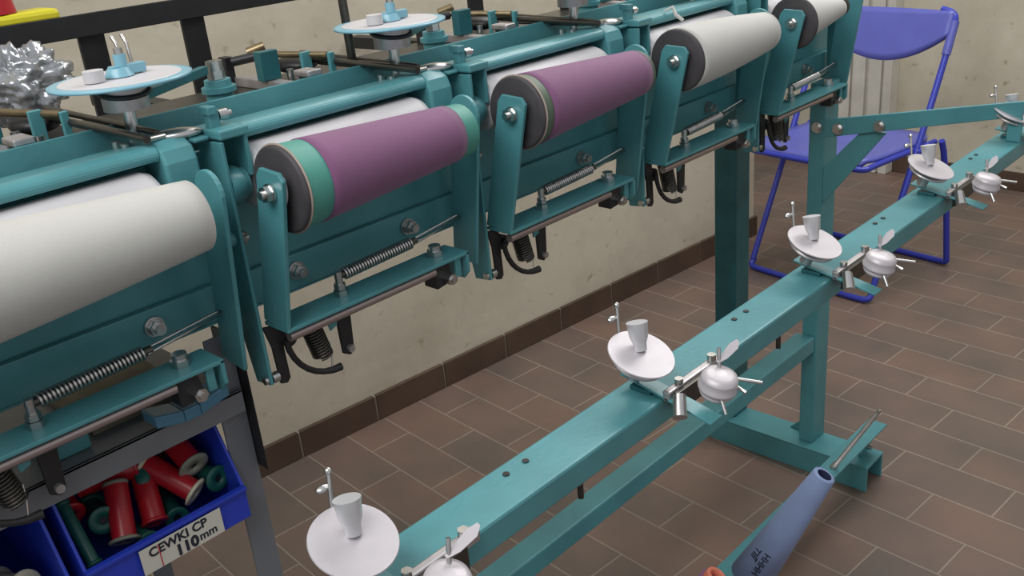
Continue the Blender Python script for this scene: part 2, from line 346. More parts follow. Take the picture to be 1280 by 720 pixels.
# ------------------------------------------------------------ winding unit
def make_unit():
    OX = X0
    B = (OX, 0.83, 0.85)
    t = empty('winding_unit', B, '', 'winding unit', 'winding units along the machine')
    def p(mb, name, m=TEAL, bevel=0.001, parent=None): return mb.build(name, m, parent or t, B, bevel)
    X = lambda u: OX + u
    # cradle: near arm + tray + end lug (one bent flat bar)
    c = MB()
    c.prism([(0.761, 1.012), (0.767, 1.020), (0.798, 1.022), (0.805, 1.014), (0.846, 0.8502), (0.804, 0.8452)], 'x', X(0), X(0.005))
    c.box(X(0), X(0.262), 0.803, 0.8465, 0.8435, 0.8480)
    c.prism([(0.803, 0.8478), (0.8465, 0.8478), (0.8465, 0.822), (0.838, 0.812), (0.812, 0.812), (0.803, 0.822)], 'x', X(0.2575), X(0.262))
    cr_ = p(c, 'cradle_arm')
    p(MB().cyl((X(-0.0005), 0.783, 0.9995), (X(-0.003), 0.783, 0.9995), 0.0095).hexa((X(-0.003), 0.783, 0.9995), (X(-0.009), 0.783, 0.9995), 0.0085).cyl((X(-0.009), 0.783, 0.9995), (X(-0.013), 0.783, 0.9995), 0.0045), 'pivot_bolt', STEEL, 0.0005, cr_)
    # far arm with rounded top
    pts = []
    for i in range(13):
        a = math.pi * i / 12
        pts.append((0.818 + 0.0235 * math.cos(a) * -1, 1.006 + 0.0235 * math.sin(a)))
    pts += [(0.864, 0.820), (0.824, 0.815)]
    p(MB().prism(pts, 'x', X(0.291), X(0.296)), 'far_arm')
    # partition plate
    p(MB().prism([(0.8335, 0.780), (0.862, 0.777), (0.8785, 0.86), (0.8785, 1.044), (0.8335, 1.046)], 'x', X(-0.0145), X(-0.0105)), 'partition_plate')
    p(MB().cyl((X(-0.0100), 0.838, 0.786), (X(-0.002), 0.838, 0.786), 0.0065, n=6).cyl((X(-0.0155), 0.838, 0.786), (X(-0.019), 0.838, 0.786), 0.0045), 'plate_bolt', STEEL, 0)
    # top block over the boundary
    b = MB().box(X(-0.0145), X(0.0185), 0.832, 0.884, 1.0475, 1.057).box(X(0.013), X(0.0180), 0.836, 0.884, 1.005, 1.0475).box(X(-0.032), X(-0.0150), 0.850, 0.884, 1.0475, 1.052)
    bk = p(b, 'bridge_block', TEAL, 0.002)
    p(MB().box(X(-0.010), X(0.002), 0.854, 0.864, 1.0562, 1.074).box(X(-0.012), X(-0.002), 0.850, 0.868, 1.070, 1.078), 'clamp_post', TEAL, 0.001, bk)
    p(MB().cyl((X(0.0025), 0.858, 1.067), (X(0.012), 0.858, 1.067), 0.0055, n=10).cyl((X(0.012), 0.858, 1.067), (X(0.017), 0.858, 1.067), 0.003, n=8), 'clamp_bolt', STEEL, 0, bk)
    p(MB().rev((X(-0.010), 0.852, 0.997), (X(0.012), 0.852, 0.997), [(0, 0.020), (0.014, 0.020), (0.018, 0.016), (0.022, 0.016)], 24), 'bearing_housing', TEAL, 0)
    p(MB().rev((X(-0.028), 0.848, 0.945), (X(-0.0152), 0.848, 0.945), [(0, 0.006), (0.002, 0.008), (0.013, 0.008)], 16), 'adjusting_boss', TEAL, 0)
    p(MB().hexa((X(-0.0100), 0.846, 0.944), (X(-0.004), 0.846, 0.944), 0.008).cyl((X(-0.004), 0.846, 0.944), (X(0.0), 0.846, 0.944), 0.0045), 'adjusting_nut', STEEL, 0)
    p(MB().hexa((X(-0.0100), 0.850, 0.966), (X(-0.003), 0.850, 0.966), 0.006), 'adjusting_nut', TEAL, 0)
    # drum
    d = MB().rev((X(0.022), 0.8705, 0.994), (X(0.264), 0.8705, 0.994), [(0, 0.015), (0, 0.031), (0.006, 0.0355), (0.236, 0.0355), (0.242, 0.031), (0.242, 0.015)], 40) if False else \
        MB().rev((X(0.019), 0.861, 1.0), (X(0.265), 0.861, 1.0), [(0, 0.012), (0.0001, 0.030), (0.006, 0.0335), (0.229, 0.0335), (0.238, 0.030), (0.246, 0.018)], 40)
    p(d, 'winding_drum', WHITEP, 0)
    p(MB().cyl((X(0.011), 0.861, 1.0), (X(0.019), 0.861, 1.0), 0.006).cyl((X(0.265), 0.861, 1.0), (X(0.315), 0.861, 1.0), 0.006), 'drum_shaft', STEEL, 0)
    # curved cover lip over the drum
    prof = [(0.9325, 1.0440)]
    inner = []
    for i in range(9):
        a = math.radians(80 + 130 * i / 8)
        prof.append((0.863 + 0.012 * math.cos(a), 1.0450 + 0.0095 * math.sin(a)))
    for i in range(8, -1, -1):
        a = math.radians(80 + 130 * i / 8)
        inner.append((0.863 + 0.009 * math.cos(a), 1.0445 + 0.0065 * math.sin(a)))
    inner.append((0.9325, 1.0410))
    cv = MB().prism(prof + inner, 'x', X(0.019), X(0.268))
    cvo = p(cv, 'drum_cover', TEAL, 0)
    cap = MB().prism([(0.843, 1.006), (0.8445, 1.036), (0.850, 1.048), (0.864, 1.0560), (0.93, 1.048), (0.93, 1.037), (0.890, 1.035), (0.878, 1.000)], 'x', X(0.2685), X(0.303))
    p(cap, 'cover_end_cap', TEAL, 0.003)
    for yy in (0.925, 0.905):
        p(MB().hexa((X(0.262 + (yy - 0.905) * 0), yy, 1.044), (X(0.262), yy, 1.052), 0.005), 'cap_screw', STEEL, 0, cvo)
    # tray hardware
    p(MB().hexa((X(0.090), 0.830, 0.8482), (X(0.090), 0.830, 0.855), 0.0085).hexa((X(0.090), 0.830, 0.8555), (X(0.090), 0.830, 0.862), 0.007).cyl((X(0.090), 0.830, 0.862), (X(0.090), 0.830, 0.876), 0.0045), 'spring_post', STEEL, 0.0004)
    p(MB().hexa((X(0.230), 0.828, 0.8482), (X(0.230), 0.828, 0.855), 0.0105).cyl((X(0.230), 0.828, 0.855), (X(0.230), 0.828, 0.861), 0.0075), 'tray_nut', STEEL, 0.0006)
    sp = p(MB().tube(helix((X(0.098), 0.832, 0.870), (X(0.200), 0.834, 0.873), 0.0062, 0.001, 26, 10), 0.0014, 6), 'tension_spring', STEEL, 0)
    p(MB().cyl((X(0.091), 0.831, 0.870), (X(0.208), 0.834, 0.873), 0.0043), 'spring_core', DARKS, 0, sp)
    p(MB().tube([(X(0.202), 0.831, 0.871), (X(0.287), 0.840, 0.877), (X(0.289), 0.843, 0.878), (X(0.287), 0.847, 0.878), (X(0.202), 0.839, 0.873)], 0.0016, 8), 'hook_rod', STEEL, 0, sp)
    p(MB().cyl((X(0.006), 0.813, 0.8355), (X(0.212), 0.813, 0.8355), 0.0055), 'under_rod', PINS, 0)
    hb = p(MB().prism([(X(0.212), 0.8430), (X(0.236), 0.8430), (X(0.240), 0.815), (X(0.214), 0.812)], 'y', 0.812, 0.835), 'hinge_block', BLACK)
    p(MB().hexa((X(0.232), 0.8118, 0.821), (X(0.232), 0.803, 0.821), 0.0075).cyl((X(0.232), 0.803, 0.821), (X(0.232), 0.799, 0.821), 0.004), 'hinge_bolt', STEEL, 0.0004, hb)
    p(MB().box(X(0.243), X(0.252), 0.808, 0.812, 0.818, 0.8430), 'lug_tab')
    # black brackets, arc and spring under the tray
    p(MB().prism([(X(-0.0095), 0.846), (X(0.010), 0.8425), (X(0.0115), 0.779), (X(0.007), 0.774), (X(-0.001), 0.776), (X(-0.003), 0.82)], 'y', 0.8345, 0.8390), 'hanging_bracket', BLACK)
    p(MB().prism([(X(0.084), 0.8425), (X(0.105), 0.8425), (X(0.101), 0.774), (X(0.095), 0.769), (X(0.086), 0.774)], 'y', 0.838, 0.843), 'hanging_bracket', BLACK)
    p(MB().cyl((X(0.094), 0.8375, 0.779), (X(0.094), 0.832, 0.779), 0.0045, n=10), 'bracket_pin', GREYM, 0)
    arc = []
    for i in range(9):
        a = math.radians(184 + 88 * i / 8)
        arc.append((X(0.070) + 0.060 * math.cos(a), 0.828, 0.829 + 0.062 * math.sin(a)))
    p(MB().tube(arc, [0.0035] * 7 + [0.0042, 0.0048], 10), 'guide_arc', BLACK, 0)
    p(MB().cyl((X(0.022), 0.840, 0.820), (X(0.022), 0.856, 0.820), 0.010).cyl((X(0.022), 0.8395, 0.820), (X(0.022), 0.836, 0.820), 0.005), 'pivot_hub', BLACK, 0)
    ts = p(MB().tube(helix((X(0.046), 0.838, 0.836), (X(0.057), 0.836, 0.786), 0.0105, 0.001, 14, 12), 0.0017, 6), 'return_spring', DARKS, 0)
    p(MB().tube([(X(0.0655), 0.832, 0.800), (X(0.064), 0.829, 0.787), (X(0.061), 0.828, 0.772)], 0.0010, 6), 'spring_hook', STEEL, 0, ts)
    p(MB().prism([(X(0.060), 0.8430), (X(0.078), 0.8430), (X(0.076), 0.818), (X(0.066), 0.814)], 'y', 0.826, 0.829), 'spring_tab')
    # tension disc table above the machine
    dx, dy = X(-0.060), 0.913
    dsk = p(MB().rev((dx, dy, 1.109), (dx, dy, 1.1125), [(0, 0.0635), (0.0005, 0.0665), (0.003, 0.0665), (0.0035, 0.063)], 56), 'yarn_disc', BLUEPL, 0)
    p(MB().rev((dx, dy, 1.1126), (dx, dy, 1.114), [(0, 0.057), (0.0008, 0.0555)], 48), 'disc_face', WHITEP, 0, dsk)
    p(MB().cyl((dx, dy, 1.1142), (dx, dy, 1.122), 0.014, 0.010).box(dx - 0.008, dx + 0.026, dy - 0.005, dy + 0.005, 1.1145, 1.124).cyl((dx + 0.004, dy, 1.12), (dx + 0.004, dy, 1.134), 0.006), 'disc_clamp', BLUEPL, 0.001, dsk)
    p(MB().cyl((dx + 0.004, dy, 1.134), (dx + 0.004, dy, 1.140), 0.0045, n=8), 'clamp_screw', STEEL, 0, dsk)
    p(MB().cyl((dx - 0.028, dy - 0.008, 1.1142), (dx - 0.028, dy - 0.008, 1.125), 0.0095), 'disc_cap', WHITEP, 0.001, dsk)
    cup = p(MB().cyl((dx, dy, 1.083), (dx, dy, 1.1086), 0.022, n=28), 'disc_motor', GREYM, 0.001)
    p(MB().tube([(dx + 0.0235 * math.cos(a / 24 * 2 * math.pi), dy + 0.0235 * math.sin(a / 24 * 2 * math.pi), 1.100 + 0.004 * math.sin(a / 24 * 2 * math.pi)) for a in range(24)], 0.0025, 8, True), 'drive_belt', BLACK, 0, cup)
    p(MB().cyl((dx, dy, 1.0395), (dx, dy, 1.083), 0.0062), 'disc_spindle', STEEL, 0)
    p(MB().prism([(dx + 0.016, dy + 0.008), (X(0.080), 1.000), (X(0.074), 1.007), (dx + 0.010, dy + 0.016)], 'z', 1.083, 1.093), 'support_arm', TEALD)
    p(MB().cyl((X(0.095), 1.012, 1.0402), (X(0.095), 1.012, 1.074), 0.0165, 0.0150, n=24).cyl((X(0.095), 1.012, 1.060), (X(0.095), 1.012, 1.066), 0.0195, n=24), 'bushing_cup', TEAL, 0.001)
    p(MB().hexa((X(0.095), 1.012, 1.0745), (X(0.095), 1.012, 1.084), 0.0105).cyl((X(0.095), 1.012, 1.084), (X(0.095), 1.012, 1.095), 0.0095), 'cup_bolt', STEEL, 0.001)
    # traverse guide across the bed
    p(MB().cyl((X(0.262), 0.855, 1.062), (X(0.250), 1.09, 1.068), 0.0042, n=10).cyl((X(0.285), 0.880, 1.060), (X(0.266), 1.09, 1.070), 0.0035, n=10).box(X(0.268), X(0.276), 0.90, 1.06, 1.056, 1.0585), 'guide_rod', DARKS, 0)
    p(MB().ball((X(0.300), 0.872, 1.056), 0.020, (1.25, 0.62, 0.30), mtx=Matrix.Rotation(math.radians(-25), 3, 'Z')).tube([(X(0.262), 0.862, 1.060), (X(0.285), 0.868, 1.058)], 0.003), 'guide_tongue', STEEL, 0)
    p(MB().box(X(0.246), X(0.254), 1.000, 1.006, 1.0402, 1.078), 'rod_bracket')
    p(MB().ball((X(0.245), 1.075, 1.060), 0.026, (1, 1.3, 0.42)), 'cam_cover', BLACK, 0)
    p(MB().box(X(0.182), X(0.198), 0.985, 1.125, 1.0402, 1.052), 'slide_bar', GREYM, 0.001)
    p(MB().box(X(0.179), X(0.200), 0.954, 0.9845, 1.0625, 1.070).box(X(0.182), X(0.198), 0.9785, 0.9845, 1.0402, 1.0625), 'slide_end', GREYM, 0.002)
    p(MB().box(X(0.174), X(0.186), 1.126, 1.142, 1.040, 1.078).cyl((X(0.18), 1.12, 1.072), (X(0.21), 1.10, 1.076), 0.006, n=8), 'slide_stop', BLACK)
    p(MB().box(X(0.176), X(0.202), 1.045, 1.060, 1.0525, 1.088), 'guide_block', TEALD, 0.001)
    p(MB().cyl((X(0.205), 1.115, 1.078), (X(0.250), 1.010, 1.074), 0.0042, n=12).cyl((X(0.203), 1.117, 1.080), (X(0.222), 1.105, 1.086), 0.006, n=10), 'traverse_rod', BRASS, 0)
    p(MB().box(X(0.226), X(0.240), 1.030, 1.036, 1.0402, 1.080), 'rod_bracket', TEAL, 0.001)
    p(MB().hexa((X(0.212), 1.04, 1.0402), (X(0.212), 1.04, 1.062), 0.005), 'guide_screw', STEEL, 0)
    p(MB().hexa((X(0.224), 1.01, 1.0402), (X(0.224), 1.01, 1.058), 0.005), 'guide_screw', STEEL, 0)
    return t
unit = make_unit()
UL = {-1: 'nearest teal winding unit, under the big white cone at the left edge',
      0: 'teal winding unit holding the purple cone with sea-green bands',
      1: 'teal winding unit holding the purple cone with olive-green edge',
      2: 'teal winding unit holding the full white cone in mid machine',
      3: 'last teal winding unit, beside the blue chair at the machine end'}
unit['label'] = UL[0]
for k in (-1, 1, 2, 3):
    c = copy_tree(unit); c.location.x += k * PITCH; c['label'] = UL[k]
# last partition with black roller hub (belongs to the machine end)
xe = X0 + 4 * PITCH
mp(MB().prism([(0.8335, 0.845), (0.8785, 0.845), (0.8785, 1.044), (0.8335, 1.046)], 'x', xe - 0.0145, xe - 0.0105), 'partition_plate')
mp(MB().cyl((xe - 0.154, 0.79, 0.9995), (xe - 0.147, 0.79, 0.9995), 0.0165, n=28), 'roller_hub', BLACK, 0.001)
mp(MB().hexa((xe - 0.1545, 0.79, 0.9995), (xe - 0.161, 0.79, 0.9995), 0.008), 'hub_bolt', STEEL, 0.0005)

# ------------------------------------------------------------ yarn cones
def make_cone(k, label, body, band_near=None, band_far=None, r0=0.0452, r1=0.0305, rim=None, bulge=0.0, L=0.252, rf=None):
    rf = rf or r0
    x = X0 + k * PITCH
    B = (x + 0.012, 0.788, 0.9975); ax1 = (x + 0.287, 0.791, 0.9985)
    t = empty('yarn_cone', B, label, 'yarn cone', 'yarn cones lying in the winding machine')
    def rr(u): return r0 + (r1 - r0) * u + bulge * math.sin(math.pi * u)
    def seg(a, b, n=10, off=0.0): return [(L * (a + (b - a) * i / n), rr(a + (b - a) * i / n) + off) for i in range(n + 1)]
    a0 = 0.022; a1 = 0.985; nb = 0.135 if band_near is GREENB else 0.085; fb_ = 0.90 if band_near is GREENB else 0.955
    if band_near:
        prof = seg(a0, nb, 4, -0.0012)
        MB().rev(B, ax1, prof, 56).build('near_band', band_near, t, B); s0 = nb + 0.001
    else: s0 = a0
    s1 = fb_ if band_far else a1
    prof = seg(s0, s1, 16)
    MB().rev(B, ax1, [(prof[0][0], prof[0][1] - 0.002)] + prof + [(prof[-1][0], prof[-1][1] - 0.003)], 64).build('wound_yarn', body, t, B)
    if band_far:
        MB().rev(B, ax1, seg(s1 + 0.001, a1, 4, -0.001), 56).build('far_band', band_far, t, B)
    if rim:
        MB().rev(B, ax1, [(0.0045, r0 - 0.002), (0.0050, r0 + 0.0005), (0.0062, r0 + 0.0003)], 56, cap=False).build('edge_rim', rim, t, B)
    MB().rev(B, ax1, [(0.0, 0.014), (0.0002, rf - 0.004), (0.0015, rf - 0.0015), (0.0048, rf - 0.001)], 56).build('end_flange', DGREY, t, B)
    MB().rev((x + 0.0055, 0.789, 0.9985), B, [(0, 0.016), (0.004, 0.0190), (0.0068, 0.0190)], 32).build('hub', WHITEP, t, B)
    return t
make_cone(-1, 'nearest yarn cone, white, cut off by the left edge of the photo', WHITEY, r0=0.049, r1=0.033, bulge=0.001)
make_cone(0, 'purple yarn cone with wide sea-green bands at both ends', PURPLE, GREENB, GREENB, rim=RIMC)
make_cone(1, 'purple yarn cone with thin olive-green band at its dark end', PURPLE, OLIVEB, OLIVEB, rim=RIMC)
make_cone(2, 'full white yarn cone between the purple cones and the machine end', WHITEY, bulge=0.003, r0=0.0455, r1=0.030)
make_cone(3, 'white yarn cone farthest along the machine, near the blue chair', WHITEY, r0=0.037, r1=0.016, L=0.170, rf=0.044)
tag(MB().tube([(1.222, 0.856, 1.0555), (1.2325, 0.848, 1.0600), (1.231, 0.842, 1.049), (1.236, 0.832, 1.040)], [0.0012, 0.0025, 0.003, 0.0025], 8).build('yarn_tail', WHITEY, None, (1.232, 0.848, 1.056)),
    'loose white yarn tail sticking up above the full white cone', 'yarn')

def frame_of(o, xa, ya):
    xa = Vector(xa).normalized(); ya = Vector(ya); ya = (ya - xa * ya.dot(xa)).normalized(); z = xa.cross(ya)
    return Matrix(((xa.x, ya.x, z.x, o[0]), (xa.y, ya.y, z.y, o[1]), (xa.z, ya.z, z.z, o[2]), (0, 0, 0, 1)))
# ------------------------------------------------------------ thread tensioners on the rail
def make_tensioner():
    x = 0.308; B = (x, 0.502, 0.780)
    t = empty('thread_tensioner', B, '', 'thread tensioner', 'thread tensioners along the teal rail')
    def tl(deg, piv):
        return Matrix.Translation(Vector(piv)) @ Matrix.Rotation(math.radians(deg), 4, 'X') @ Matrix.Translation(-Vector(piv))
    T1 = tl(12, (x, 0.500, 0.786)); T2 = tl(22, (x, 0.500, 0.818)); T3 = tl(14, (x, 0.430, 0.800))
    def p(mb, name, m, bevel=0.0008, parent=None, xf=None): return mb.build(name, m, parent or t, B, bevel, xf)
    p(MB().box(x + 0.000, x + 0.019, 0.419, 0.526, 0.7885, 0.7910), 'base_strap', TEAL, 0.0006, None, T1)
    p(MB().box(x + 0.002, x + 0.017, 0.490, 0.515, 0.7805, 0.7850), 'strap_foot', TEALD)
    c = (x + 0.0, 0.500)
    d = p(MB().rev((c[0], c[1], 0.822), (c[0], c[1], 0.828), [(0, 0.022), (0.001, 0.031), (0.003, 0.0335)], 48).rev((c[0], c[1], 0.822), (c[0], c[1], 0.828), [(0.003, 0.0335), (0.0040, 0.0330)], 48).rev((c[0], c[1], 0.822), (c[0], c[1], 0.828), [(0.0040, 0.0330), (0.0043, 0.010)], 48), 'tension_disc', DISCM, 0, None, T2)
    p(MB().cyl((c[0], c[1], 0.795), (c[0], c[1], 0.822), 0.0075).rev((c[0], c[1], 0.812), (c[0], c[1], 0.8205), [(0, 0.010), (0.003, 0.027), (0.005, 0.028), (0.0065, 0.014)], 32), 'disc_stem', GREYM, 0, None, T2)
    p(MB().rev((c[0] + 0.003, c[1], 0.827), (c[0] + 0.006, c[1] + 0.006, 0.856), [(0, 0.0060), (0.008, 0.0068), (0.013, 0.0088), (0.028, 0.0106)], 28), 'tension_knob', KNOBM, 0, d)
    p(MB().cyl((c[0] + 0.004, c[1] + 0.026, 0.826), (c[0] + 0.012, c[1] + 0.034, 0.862), 0.0017, n=8).ball((c[0] + 0.012, c[1] + 0.034, 0.863), 0.0030).ball((c[0] + 0.006, c[1] + 0.036, 0.850), 0.0042, (1.5, 1, 0.7)), 'guide_pin', STEEL, 0)
    # clamp lying along the near edge of the rail
    cl = p(MB().box(x + 0.000, x + 0.094, 0.466, 0.4745, 0.7800 + 0.0005, 0.792), 'clamp_bar', GREYM, 0.002)
    p(MB().box(x + 0.006, x + 0.075, 0.4605, 0.4655, 0.7680, 0.790), 'clamp_jaw', DARKS, 0.001, cl)
    p(MB().cyl((x + 0.002, 0.456, 0.792), (x - 0.012, 0.446, 0.778), 0.0062, 0.0070, n=16), 'clamp_screw', STEEL, 0.001, cl)
    p(MB().hexa((x + 0.022, 0.470, 0.7922), (x + 0.022, 0.470, 0.797), 0.0045), 'clamp_nut', STEEL, 0, cl)
    p(MB().hexa((x + 0.080, 0.470, 0.7922), (x + 0.080, 0.470, 0.798), 0.0050), 'clamp_nut', STEEL, 0, cl)
    s = (x + 0.024, 0.428)
    k = p(MB().rev((s[0], s[1], 0.790), (s[0], s[1], 0.825), [(0, 0.010), (0.002, 0.0150), (0.005, 0.0165), (0.006, 0.0150), (0.008, 0.0150), (0.009, 0.0185), (0.011, 0.0190), (0.0125, 0.0178), (0.0205, 0.0176)], 36).rev((s[0], s[1], 0.790), (s[0], s[1], 0.825), [(0.0205, 0.0176), (0.0245, 0.0158), (0.0260, 0.0115), (0.0268, 0.005)], 36), 'tension_cup', DISCM, 0, None, T3)
    p(MB().cyl((s[0] + 0.006, s[1] + 0.002, 0.812), (s[0] + 0.012, s[1] + 0.006, 0.834), 0.0019, n=8), 'cup_pin', STEEL, 0, k)
    blade = [(0.0, -0.0015), (0.010, -0.0045), (0.026, -0.0050), (0.033, -0.001), (0.033, 0.002), (0.024, 0.0040), (0.008, 0.0022), (0.0, 0.0015)]
    fx = frame_of((s[0] + 0.006, s[1] + 0.004, 0.822), (0.93, -0.10, 0.30), (-0.1, 0.8, 0.5))
    bl = MB().prism(blade, 'z', -0.001, 0.001); bl.v = [fx @ v for v in bl.v]
    p(bl, 'lever_blade', DISCM, 0, k)
    p(MB().cyl((s[0] + 0.012, s[1] - 0.008, 0.806), (s[0] + 0.026, s[1] - 0.032, 0.802), 0.0018, n=8), 'feeler_pin', STEEL, 0, k)
    p(MB().cyl((s[0] + 0.010, s[1] - 0.014, 0.800), (s[0] + 0.009, s[1] - 0.025, 0.797), 0.0018, n=8), 'feeler_pin', STEEL, 0, k)
    p(MB().cyl((s[0] - 0.010, s[1] - 0.010, 0.795), (s[0] - 0.015, s[1] - 0.018, 0.783), 0.0018, n=8), 'feeler_pin', STEEL, 0, k)
    return t
ten = make_tensioner()
TL = {0: 'nearest thread tensioner, large disc at the bottom of the photo',
      1: 'thread tensioner in mid rail, right of the bare wall corner strip',
      2: 'thread tensioner in front of the machine leg and chair feet',
      3: 'small thread tensioner in front of the blue chair leg, below the side arm',
      4: 'farthest thread tensioner, at the end of the side arm by the right edge'}
TL[1] = 'second nearest thread tensioner, halfway up the rail over open floor'
ten['label'] = TL[0]
for k in (1, 2, 3, 4):
    c = copy_tree(ten); c.location.x += k * 0.35; c['label'] = TL[k]

# ------------------------------------------------------------ cones on the floor-level bar
p0 = Vector((1.1520, 0.6605, 0.1450)); p1 = Vector((1.2020, 0.5620, 0.3600)); L = (p1 - p0).length; axd = (p1 - p0).normalized()
t = empty('paper_cone', p0, 'empty blue cardboard cone with black handwriting, on a leaning peg of the low bar', 'cone')
B = p0
MB().rev(p0, p1, [(0.0, 0.0330), (0, 0.0350), (L * 0.5, 0.0265), (L - 0.0015, 0.0180), (L, 0.0172), (L, 0.0118)], 56, cap=False).build('cone_shell', CONEB, t, B)
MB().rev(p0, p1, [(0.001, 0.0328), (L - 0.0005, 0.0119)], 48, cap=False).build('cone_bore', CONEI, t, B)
def text(body, size, mtx, m, parent, name='lettering', ext=0.0002, bold=0.02):
    cu = bpy.data.curves.new(name, 'FONT'); cu.body = body; cu.size = size; cu.extrude = ext
    cu.align_x = 'CENTER'; cu.align_y = 'CENTER'; cu.offset = size * bold; cu.resolution_u = 4
    tmp = bpy.data.objects.new('tmp', cu); COL.objects.link(tmp)
    dg = bpy.context.evaluated_depsgraph_get(); me = bpy.data.meshes.new_from_object(tmp.evaluated_get(dg))
    bpy.data.objects.remove(tmp); bpy.data.curves.remove(cu)
    me.materials.clear(); me.materials.append(m)
    o = bpy.data.objects.new(name, me); COL.objects.link(o); o.parent = parent; o.matrix_local = mtx; return o
frame = frame_of
for body, s_, ang, sz in (('JJLL', 0.064, 26, 0.015), ('HHHH', 0.054, -6, 0.016)):
    ctr = p0 + axd * s_; r = 0.0350 + (0.0180 - 0.0350) * s_ / L + 0.0003
    n0 = Vector((0, 0, CAM_Z)) - ctr; n0 = (n0 - axd * n0.dot(axd)).normalized()
    side = n0.cross(axd)
    a = math.radians(ang); n = (n0 * math.cos(a) + side * math.sin(a)).normalized()
    n = (n - axd * n.dot(axd)).normalized()
    text(body, sz, frame(ctr + n * r - B, axd - n * 0.092, n.cross(axd)), INK, t)
mp(MB().cyl(p0 - axd * 0.016, p1 - axd * 0.10, 0.005, n=12), 'peg', STEEL, 0)
mp(MB().box(1.125, 1.165, 0.645, 0.6875, 0.126, 0.130), 'peg_bracket')
q1 = Vector((0.957, 0.603, 0.308)); q0 = q1 - axd * 0.19; ax2 = axd
t = empty('yarn_cone', q0, 'purple cone with salmon tip rim, only its tip in view at the bottom edge', 'yarn cone')
MB().rev(q0, q1, [(0.0, 0.036), (0.178, 0.0200)], 40).build('wound_yarn', PURPLE, t, q0)
MB().rev(q0, q1, [(0.1785, 0.0160), (0.189, 0.0150), (0.190, 0.0140), (0.190, 0.0090), (0.179, 0.0090)], 36, cap=False).build('tip_rim', ORANGE, t, q0)
mp(MB().cyl(q0 - axd * 0.022, q0 + axd * 0.05, 0.005, n=12), 'peg', STEEL, 0)
mp(MB().box(q0.x - 0.025, q0.x + 0.015, 0.650, 0.6875, 0.126, 0.130), 'peg_bracket')

# ------------------------------------------------------------ folding chair
F = Vector((2.57, 1.091, 0)); U = Vector((0.16, 0.987, 0)); Dv = Vector((0.987, -0.16, 0))
def CP(a, b, z): return F + U * a + Dv * b + Vector((0, 0, z))
ch = empty('folding_chair', F + U * 0.22 + Dv * 0.2, 'blue folding chair with tubular legs and plastic seat, beyond the machine', 'chair')
CB = ch.location.copy()
def smooth(pts, it=3):
    pts = [Vector(p) for p in pts]
    for _ in range(it):
        q = [pts[0]]
        for a, b in zip(pts, pts[1:]): q += [a.lerp(b, 0.25), a.lerp(b, 0.75)]
        q.append(pts[-1]); pts = q
    return pts
Wd = 0.443
def upath(*pp): return smooth([CP(*q) for q in pp], 3)
R_ = 0.0095
MB().tube(upath((0.0, 0.02, 0.03), (0, 0, 0.012), (0.03, -0.004, R_), (0.12, -0.004, R_), (Wd - 0.12, -0.004, R_), (Wd - 0.03, -0.004, R_), (Wd, 0, 0.012), (Wd, 0.02, 0.03)), R_, 12).build('floor_loop', BLUET, ch, CB)
for a in (0, Wd):
    q = [CP(a, 0.0125, 0.03), CP(a, 0.20, 0.42), CP(a, 0.30, 0.64), CP(a, 0.35, 0.765)]
    s_ = 1 if a == 0 else -1
    q += [CP(a + s_ * 0.006, 0.362, 0.795), CP(a + s_ * 0.05, 0.366, 0.805)]
    MB().tube([q[0]] + smooth(q[1:], 3), R_, 12).build('leg', BLUET, ch, CB)
MB().tube(upath((-0.012, 0.405, 0.03), (-0.012, 0.41, 0.012), (0.02, 0.412, R_), (0.12, 0.412, R_), (Wd - 0.12, 0.412, R_), (Wd - 0.02, 0.412, R_), (Wd + 0.012, 0.41, 0.012), (Wd + 0.012, 0.405, 0.03)), R_, 12).build('floor_loop', BLUET, ch, CB)
for a in (-0.012, Wd + 0.012):
    MB().tube([CP(a, 0.406, 0.028), CP(a, 0.37, 0.25), CP(a, 0.33, 0.40), CP(a, 0.315, 0.432)], R_, 12).build('leg', BLUET, ch, CB)
# seat: dished plastic board
sv = []; sf = []; nu, nv = 16, 16
for j in range(nv + 1):
    for i in range(nu + 1):
        fu = i / nu * 2 - 1; fv = j / nv * 2 - 1
        e = (abs(fu) ** 6 + abs(fv) ** 6) ** (1 / 6)
        k_ = max(abs(fu), abs(fv)) / e if e > 1e-6 else 1
        a = Wd / 2 + fu * k_ * (Wd / 2 - 0.016); b = 0.148 + fv * k_ * 0.19
        z = 0.443 - 0.018 * (1 - fu * fu) * (1 - fv * fv) - (0.012 if fv < -0.93 else 0)
        sv.append(CP(a, b, z))
for j in range(nv):
    for i in range(nu): q = j * (nu + 1) + i; sf.append((q, q + 1, q + nu + 2, q + nu + 1))
m_ = MB(); m_.add(sv, sf, True); so = m_.build('seat', BLUEC, ch, CB)
sd = so.modifiers.new('thick', 'SOLIDIFY'); sd.thickness = 0.012; sd.offset = -1
MB().tube(upath((0.012, 0.32, 0.425), (0.012, 0.0, 0.425), (0.012, -0.03, 0.42), (0.06, -0.042, 0.42), (Wd - 0.06, -0.042, 0.42), (Wd - 0.012, -0.03, 0.42), (Wd - 0.012, 0.0, 0.425), (Wd - 0.012, 0.32, 0.425)), 0.009, 10).build('seat_frame', BLUET, ch, CB)
